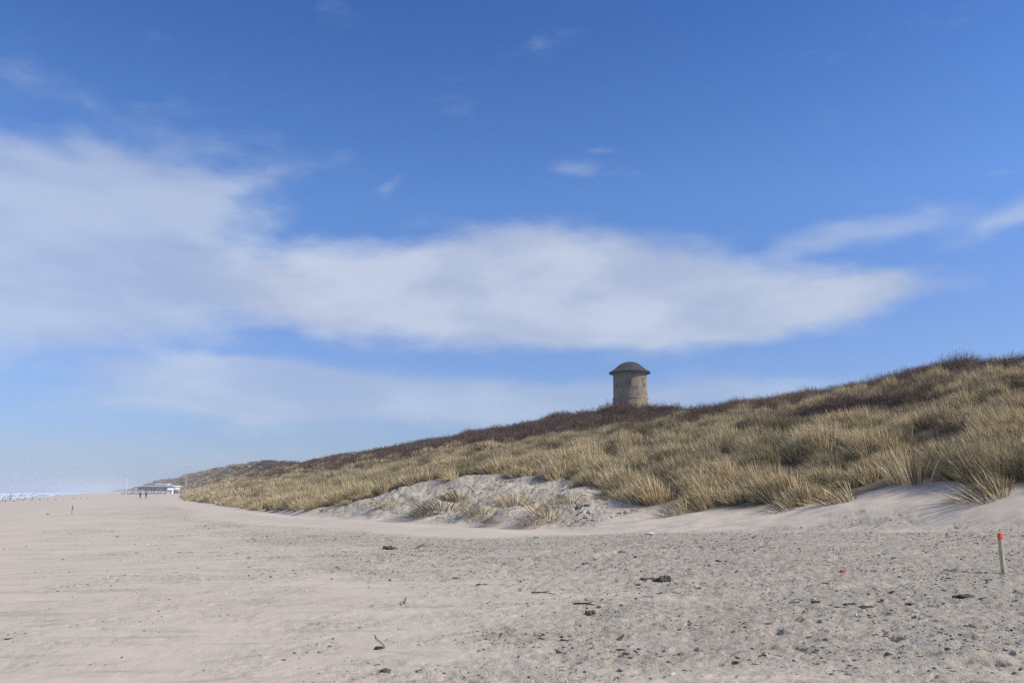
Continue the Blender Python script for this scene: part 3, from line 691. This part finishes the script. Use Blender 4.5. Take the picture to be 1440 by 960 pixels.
# ------------------------------------------------------------------ beach pavilion and masts
M_WHITE = simple('white_paint', (.80, .80, .78), .6, .06, 1, .05)
M_GLASS = simple('dark_window_glass', (.17, .20, .22), .15, .3, .5, 0)
M_DECK = simple('deck_wood', (.20, .18, .16), .8, .2, 3, .2)
M_GREY = simple('grey_steel', (.45, .46, .47), .5, .1, 3, 0)
M_BLUEG = simple('pale_cladding', (.58, .59, .60), .7, .2, 2, .1)
def build_pavilion():
    Y = 480.0; r = empty('beach_pavilion', (P(210, 693.5, Y).x, Y, .0)); x0 = r.location.x
    tag(r, 'long white beach pavilion on piles with a flat roof and a smaller roof on top', 'beach pavilion')
    X = lambda px: P(px, 690, Y).x-x0; Z = lambda py: P(210, py, Y).z
    zd = Z(693.2); dep = 9.0
    MB().box(((X(176)+X(245))/2, dep/2-2, zd-.15), (X(245)-X(176), dep+6, .3)).build('deck', M_DECK, r)
    for k in range(12):
        for yy in (-4.6, 3, 9): MB().lathe([(.16, -1.5), (.16, zd-.3)], 8, (X(177)+k*(X(244)-X(177))/11, yy, 0)).build('pile', M_DECK, r)
    # back walls and rooms
    MB().box(((X(200)+X(244))/2, dep/2+1, (zd+Z(684))/2), (X(244)-X(200), dep-2, Z(684)-zd)).build('wall', M_BLUEG, r)
    MB().box(((X(199.5)+X(245.3))/2, dep/2-.8, Z(683)), (X(245.3)-X(199.5), dep+3, .5), 0, .05).build('roof', M_WHITE, r)
    MB().box(((X(189.5)+X(200))/2, dep/2, Z(683.8)), (X(200)-X(189.5)-.05, dep, .4), 0, .05).build('porch_roof', M_WHITE, r)
    MB().box(((X(216)+X(233))/2, dep/2, Z(680.2)), (X(233)-X(216), 6, .4), 0, .05).build('upper_roof', M_WHITE, r)
    MB().box(((X(217.5)+X(231.5))/2, dep/2, Z(681.6)), (X(231.5)-X(217.5), 4.6, Z(680.7)-Z(682.4)), 0, .02).build('upper_wall', M_BLUEG, r)
    MB().box(((X(189.3)+X(194))/2, dep/2, (Z(684.4)+Z(688))/2), (X(194)-X(189.3), dep-.5, Z(684.4)-Z(688))).build('side_screen', M_WHITE, r)
    # front windows between white posts
    for k in range(10):
        a, b = X(201.5+k*4.2), X(201.5+(k+1)*4.2)
        if k in (4, 5):
            MB().box(((a+b)/2, dep*0+1.95, (zd+Z(684.6))/2), (b-a-.1, .12, Z(684.6)-zd), 0).build('panel', M_WHITE, r); continue
        f = MB().box(((a+b)/2, 1.96, (Z(691)+Z(684.8))/2), (b-a-.35, .10, Z(684.8)-Z(691)-.1)).build('window', M_WHITE, r)
        MB().box(((a+b)/2, 1.89, (Z(691)+Z(684.8))/2), (b-a-.7, .06, Z(684.8)-Z(691)-.5)).build('pane', M_GLASS, f)
    for k in range(12):
        MB().box((X(200.3+k*4.0), -1.6, (zd+Z(683.6))/2), (.2, .2, Z(683.6)-zd)).build('post', M_WHITE, r)
    # windscreen / railing along the terrace edge
    for k in range(22):
        a, b = X(176.3+k*3.1), X(176.3+(k+1)*3.1)
        f = MB().box(((a+b)/2, -4.6, zd+1.2), (b-a-.12, .06, .1)).box(((a+b)/2, -4.6, zd+.1), (b-a-.12, .06, .1)).box((a+.08, -4.6, zd+.65), (.12, .08, 1.3)).build('railing', M_WHITE, r)
        MB().box(((a+b)/2+.05, -4.6, zd+.65), (b-a-.3, .03, .9)).build('windscreen_panel', M_GREY if k % 3 else M_WHITE, f)
    MB().box((X(246.8), 2, zd+.9), (2.0, 4, 1.9), .1, .05).build('shed', M_DECK, r)
    mb = MB()
    for k in range(6): mb.box((X(236)+k*0, -5.2-k*.32, zd-.12-k*.17), (2.4, .32, .06))
    mb.build('stairs', M_DECK, r)
    MB().tube([(X(233.5), 1, Z(682)), (X(234.5), 1, Z(676.5))], .12, 8).build('chimney', M_DECK, r)
build_pavilion()
def mast(name, px, ytop, ybot, Y, rad, lab, m, flag=None):
    a = P(px, ybot, Y); b = P(px, ytop, Y); zb = H(a.x, Y)-.3
    r = empty(name, (a.x, Y, zb)); tag(r, lab, name.replace('_', ' '))
    h = b.z-zb
    MB().tube([(0, 0, 0), (0, 0, h*.5), (0, 0, h)], [rad, rad*.85, rad*.6], 10).build('pole', m, r, True)
    MB().lathe([(rad*.7, h), (rad*1.3, h+.08), (rad*1.2, h+.22), (.02, h+.3)], 12).build('cap', m, r, True)
    if flag == 'lamp':
        MB().tube([(0, 0, h-.2), (.6, 0, h+.25), (1.1, 0, h+.3)], .06, 6).build('arm', m, r, True)
        MB().box((1.4, 0, h+.28), (.9, .35, .16), 0, .05).build('lamp_head', m, r, True)
mast('flagpole', 177.5, 672, 693, 472, .13, 'bare white flagpole at the left end of the beach pavilion', M_WHITE)
mast('lamp_mast', 261, 657, 688, 395, .16, 'tall grey mast at the foot of the dune right of the pavilion', M_GREY, 'lamp')
mast('marker_mast', 342, 660, 669, 330, .07, 'thin pale pole standing on the grassy dune flank', M_GREY)
mast('signal_mast', 237.5, 669.5, 676, 1000, .25, 'short dark mast on the farthest hazy dune', M_DECK)
# parasol folded beside the terrace and a beach hut
def hut(name, px, py, Y, w, d, h, lab, cat, mw, mr, zfix=None):
    p = P(px, py, Y); z = H(p.x, Y) if zfix is None else zfix
    r = empty(name, (p.x, Y, z), .15); tag(r, lab, cat)
    MB().box((0, 0, h*.35-.2), (w, d, h*.7+.4)).build('wall', mw, r)
    mb = MB(); bm = mb.bm; ov = .25
    v = [bm.verts.new(q) for q in ((-w/2-ov, -d/2-ov, h*.69), (w/2+ov, -d/2-ov, h*.69), (w/2+ov, d/2+ov, h*.69), (-w/2-ov, d/2+ov, h*.69), (-w/2-ov, 0, h), (w/2+ov, 0, h))]
    for f in ((0, 1, 5, 4), (2, 3, 4, 5), (0, 4, 3), (1, 2, 5), (3, 2, 1, 0)): bm.faces.new([v[i] for i in f])
    mb.build('roof', mr, r)
    dr = MB().box((w*.15, -d/2-.03, h*.3), (w*.25, .06, h*.56)).build('door', M_GLASS, r)
    wn = MB().box((-w*.25, -d/2-.03, h*.4), (w*.22, .06, h*.25)).build('window', M_GLASS, r)
hut('storage_tent', 239.5, 694, 455, 2.4, 2.2, 3.0, 'small white tent in front of the right end of the pavilion', 'tent', M_WHITE, M_WHITE)
hut('beach_hut', 253, 676, 985, 9, 6, 4.5, 'tiny white house on the farthest hazy dune', 'house', M_WHITE, M_DECK)

# ------------------------------------------------------------------ people
M_SKIN = simple('skin', (.50, .32, .24), .6, .08, 5, 0)
def skin_mesh(name, joints, edges, mat, parent, sub=2):
    me = bpy.data.meshes.new(name); me.from_pydata([j[:3] for j in joints], edges, []); o = link(name, me, mat, parent)
    md = o.modifiers.new('skin', 'SKIN'); md.use_smooth_shade = True
    for i, j in enumerate(joints):
        r = j[3]; me.skin_vertices[0].data[i].radius = (r if not hasattr(r, '__len__') else r[0], r if not hasattr(r, '__len__') else r[1])
    me.skin_vertices[0].data[0].use_root = True
    s = o.modifiers.new('sub', 'SUBSURF'); s.levels = s.render_levels = sub; return o
def person(px, py, Y, rz, stride, mcoat, mleg, mhair, lab, coatlen):
    p = P(px, py, Y); r = empty('person', (p.x, Y, H(p.x, Y)), rz); tag(r, lab, 'person', 'two walkers on the beach')
    f = stride/2
    J = [(0,0,.93,(.15,.11)), (0,0,1.15,(.135,.10)), (0,0.01,1.36,(.165,.11)), (0,0,1.47,.06), (0,.02,1.55,.055), (0,.03,1.66,(.075,.095)), (0,.03,1.73,.06)]
    E = [(0,1),(1,2),(2,3),(3,4),(4,5),(5,6)]
    for sx, sg in ((-1, 1), (1, -1)):
        b = len(J); q = f*sg
        J += [(sx*.09,0,.86,.092), (sx*.095, q*.55+.04, .49, .062), (sx*.095, q-(.05 if q < 0 else 0), .10, .042), (sx*.10, q+.14, .035, (.042,.03))]
        E += [(0,b),(b,b+1),(b+1,b+2),(b+2,b+3)]
        c = len(J); a = -q*.7
        J += [(sx*.18,0,1.38,.055), (sx*.23, a*.4-.03, 1.12, .045), (sx*.235, a+.06, .88, .032), (sx*.235, a+.10, .80, (.022,.042))]
        E += [(2,c),(c,c+1),(c+1,c+2),(c+2,c+3)]
        for k in range(5):
            n0 = len(J); off = (k-2)*.017
            L = (.04, .07, .078, .072, .055)[k]
            base = (sx*.235, a+.10+off, .775) if k else (sx*.235, a+.075, .81)
            tip = (sx*.225, a+.115+off*1.2+.01, .775-L) if k else (sx*.215, a+.06, .765)
            mid = tuple((u+v)/2+(0 if i else .004*sx) for i, (u, v) in enumerate(zip(base, tip)))
            J += [(*base, .009), (*mid, .0085), (*tip, .007)]; E += [(c+3, n0), (n0, n0+1), (n0+1, n0+2)]
    body = skin_mesh('body', J, E, M_SKIN, r, 1)
    # clothing as shells following the body
    JC = [(0,0,coatlen,(.185,.15)), (0,0,1.12,(.165,.13)), (0,.01,1.36,(.19,.135)), (0,0,1.46,.09)]; EC = [(0,1),(1,2),(2,3)]
    for sx, sg in ((-1, 1), (1, -1)):
        a = -f*sg*.7; c = len(JC)
        JC += [(sx*.19,0,1.38,.075), (sx*.24, a*.4-.03, 1.12, .064), (sx*.24, a+.055, .90, .048)]; EC += [(2,c),(c,c+1),(c+1,c+2)]
    skin_mesh('jacket', JC, EC, mcoat, r)
    JT = [(0,0,.95,(.165,.125))]; ET = []
    for sx, sg in ((-1, 1), (1, -1)):
        q = f*sg; c = len(JT)
        JT += [(sx*.09,0,.84,.108), (sx*.095, q*.55+.04, .49, .080), (sx*.095, q-(.05 if q < 0 else 0), .12, .060)]; ET += [(0,c),(c,c+1),(c+1,c+2)]
    skin_mesh('trousers', JT, ET, mleg, r)
    mb = MB(); bm = mb.bm
    bmesh.ops.create_uvsphere(bm, u_segments=16, v_segments=10, radius=1, matrix=Matrix.Translation((0, -.005+.02, 1.70)) @ Matrix.Diagonal((.098, .115, .095, 1)))
    mb.build('hair', mhair, r, True)
    for sx, sg in ((-1, 1), (1, -1)):
        q = f*sg; MB().box((sx*.098, q+.06, .045), (.10, .28, .09), 0, .03).build('shoe', mhair, r, True)
    return r
MK = simple('black_cloth', (.02, .022, .026), .9, .2, 8, 0); MK2 = simple('dark_navy_cloth', (.03, .035, .05), .9, .2, 8, 0)
MH = simple('dark_hair', (.03, .02, .015), .7, .2, 20, 0)
person(197, 700, 226, .1, .18, MK, MK2, MH, 'person in dark clothes standing straight on the left of the pair of walkers', .80)
person(205.2, 700, 224, -.9, .62, MK2, MK, MH, 'person in a dark coat in mid stride on the right of the pair of walkers', .66)

# ------------------------------------------------------------------ haze
def build_haze():
    mb = MB(); mb.box((0, 2300, 18.5-6), (9000, 6500, 58)); o = None
    m, N = newmat('haze_air'); v = N.n('ShaderNodeVolumePrincipled', {'Color': (.80, .87, .97, 1), 'Density': .0003, 'Anisotropy': .1})
    N.n('ShaderNodeOutputMaterial', {'Volume': v.outputs[0]})
    o = mb.build('haze', m); tag(o, 'thin salty sea haze over the beach', 'haze', kind='stuff')
build_haze()

# ------------------------------------------------------------------ light and sky
SUN_EL, SUN_AZ = R(37), R(101)      # azimuth clockwise from +Y
sd = Vector((math.sin(SUN_AZ)*math.cos(SUN_EL), math.cos(SUN_AZ)*math.cos(SUN_EL), math.sin(SUN_EL)))
sl = bpy.data.lights.new('sun', 'SUN'); sl.energy = 5.0; sl.angle = R(.5); sl.color = (1, .945, .86)
so = bpy.data.objects.new('sun', sl); COL.objects.link(so); so.rotation_euler = (-sd).to_track_quat('-Z', 'Y').to_euler()
W = bpy.data.worlds.new('World'); S.world = W; W.use_nodes = True; N = NT(W.node_tree)
sky = N.n('ShaderNodeTexSky'); sky.sky_type = 'NISHITA'; sky.sun_disc = False; sky.sun_elevation = SUN_EL; sky.sun_rotation = SUN_AZ; sky.altitude = 0; sky.air_density = 1.0; sky.dust_density = .6; sky.ozone_density = 2.0
gen = N.n('ShaderNodeTexCoord').outputs['Generated']
sx = N.n('ShaderNodeSeparateXYZ', {0: gen})
az = N.m('ARCTAN2', sx.outputs[0], sx.outputs[1]); el = N.m('ARCSINE', sx.outputs[2])
vec = N.n('ShaderNodeCombineXYZ', {0: az, 1: el}).outputs[0]
def ae(px, py):
    a, b = ray(px, py); return math.atan2(a, 1), math.atan2(b, math.hypot(a, 1))
wv = N.mapv(vec, (1, 2.2, 1))
warp = N.n('ShaderNodeTexNoise', {'Scale': 5.0, 'Detail': 4, 'Roughness': .55, 'Vector': wv}).outputs['Color']
wsep = N.n('ShaderNodeSeparateColor', {0: warp})
azw = N.m('ADD', az, N.m('MULTIPLY', N.m('SUBTRACT', wsep.outputs[0], .5), .09))
elw = N.m('ADD', el, N.m('MULTIPLY', N.m('SUBTRACT', wsep.outputs[1], .5), .05))
def blob(px, py, rx, ry, amp=1., rot=0., up=1.0, dn=1.0):
    a0, e0 = ae(px, py); kx = F/rx; ky = F/ry
    da = N.m('SUBTRACT', azw, a0); de = N.m('SUBTRACT', elw, e0)
    c, s_ = math.cos(R(rot)), math.sin(R(rot))
    X = N.m('MULTIPLY', N.m('ADD', N.m('MULTIPLY', da, c), N.m('MULTIPLY', de, s_)), kx)
    Yv = N.m('MULTIPLY', N.m('SUBTRACT', N.m('MULTIPLY', de, c), N.m('MULTIPLY', da, s_)), ky)
    d = N.m('ADD', N.m('MULTIPLY', X, X), N.m('MULTIPLY', Yv, Yv))
    return N.m('MULTIPLY', N.m('EXPONENT', N.m('MULTIPLY', d, -1.0)), amp)
def total(bl):
    t = bl[0]
    for b in bl[1:]: t = N.m('ADD', t, b)
    return t
main = total([blob(530, 405, 270, 66, 1.05), blob(820, 405, 280, 72, 1.15), blob(1040, 425, 200, 46, 1.0, 3), blob(700, 352, 150, 36, .5), blob(860, 452, 240, 30, .7), blob(1180, 409, 100, 19, .65)])
left = total([blob(20, 300, 220, 90, 1.3, 4), blob(220, 300, 170, 68, .75, 14), blob(360, 250, 110, 24, .5, 22), blob(60, 420, 250, 85, .85), blob(290, 400, 150, 60, .6), blob(0, 205, 110, 40, .2), blob(-300, 350, 320, 150, .9)])
low = total([blob(320, 540, 180, 36, .95), blob(520, 568, 260, 34, 1.0), blob(800, 562, 300, 32, .8), blob(100, 640, 400, 36, .5), blob(330, 514, 70, 14, .5), blob(1000, 555, 200, 24, .3), blob(1250, 530, 110, 14, .35)])
wis = total([blob(800, 243, 44, 16, .42), blob(846, 211, 26, 7, .35), blob(553, 260, 26, 9, .42, 25), blob(1200, 328, 120, 20, .50, 6), blob(1420, 300, 80, 20, .65, 22), blob(1395, 234, 30, 6, .3), blob(650, 265, 30, 14, .2), blob(200, 205, 170, 26, .42, 6), blob(50, 130, 130, 60, .26), blob(1150, 345, 160, 16, .3, 4), blob(1435, 400, 30, 14, .2)])
nA = N.noise(wv, 7, 7, .55, .2); nB = N.noise(N.mapv(vec, (1, 3.5, 1), loc=(3, 1, 0)), 16, 6, .6)
nd_ = N.m('ADD', N.m('MULTIPLY', N.m('SUBTRACT', nA, .5), 1.1), N.m('MULTIPLY', N.m('SUBTRACT', nB, .5), .22))
d1 = N.smooth(N.m('ADD', main, N.m('MULTIPLY', nd_, 1.1)), .22, 1.05, 0, .82)
d2 = N.smooth(N.m('ADD', left, N.m('MULTIPLY', nd_, 1.7)), .14, 1.25, 0, .63)
d3 = N.smooth(N.m('ADD', low, N.m('MULTIPLY', nd_, .9)), .15, 1.0, 0, .56)
d4 = N.smooth(N.m('ADD', wis, N.m('MULTIPLY', nd_, .75)), .10, .95, 0, .50)
inv = lambda x: N.m('SUBTRACT', 1.0, x)
beh = N.m('MAXIMUM', N.smooth(N.m('ABSOLUTE', az), R(48), R(70)), N.smooth(el, R(38), R(50)))
d5 = N.m('MULTIPLY', N.smooth(N.noise(gen, 2.2, 6, .6), .44, .60, 0, .85), beh)  # clouds added outside the view to make the ambient light more neutral
cov = inv(N.m('MULTIPLY', N.m('MULTIPLY', N.m('MULTIPLY', inv(d1), inv(d2)), N.m('MULTIPLY', inv(d3), inv(d4))), inv(d5)))
crmp = N.n('ShaderNodeValToRGB', {0: N.m('DIVIDE', el, R(90))}); ce = crmp.color_ramp.elements
ce[0].position = 0; ce[0].color = (.80, .79, .85, 1); ce[1].position = 1; ce[1].color = (.50, .66, .78, 1)
for p_, c_ in ((11/90, (.84, .82, .87, 1)), (19/90, (.82, .95, 1.0, 1)), (31/90, (.49, .73, .91, 1))): x_ = ce.new(p_); x_.color = c_
hz = N.smooth(el, R(10), R(-1), 0, .38)
K = 1/.1
shade = N.smooth(N.noise(N.mapv(vec, (1, 2.4, 1), loc=(1.3, .4, 0)), 5, 4, .5), .36, .62)
ccol = N.mix(shade, (.46*K, .53*K, .69*K), (.62*K, .68*K, .79*K))
skyt = N.mix(1.0, N.mix(1.0, sky.outputs[0], (.88, 1.13, 1.62), 'MULTIPLY'), crmp.outputs[0], 'MULTIPLY')
c = N.mix(hz, skyt, (.29*K, .37*K, .56*K))
c = N.mix(cov, c, ccol)
bg = N.n('ShaderNodeBackground', {'Color': c, 'Strength': .1}); N.n('ShaderNodeOutputWorld', {'Surface': bg.outputs[0]})

S.render.engine = 'CYCLES'
S.cycles.use_denoising = False; S.cycles.use_adaptive_sampling = False
S.cycles.max_bounces = 5; S.cycles.diffuse_bounces = 2; S.cycles.transmission_bounces = 3; S.cycles.volume_bounces = 1; S.cycles.transparent_max_bounces = 6
S.view_settings.view_transform = 'Standard'; S.view_settings.look = 'None'; S.view_settings.exposure = 0; S.view_settings.gamma = 1
S.render.resolution_x = 1024; S.render.resolution_y = 682
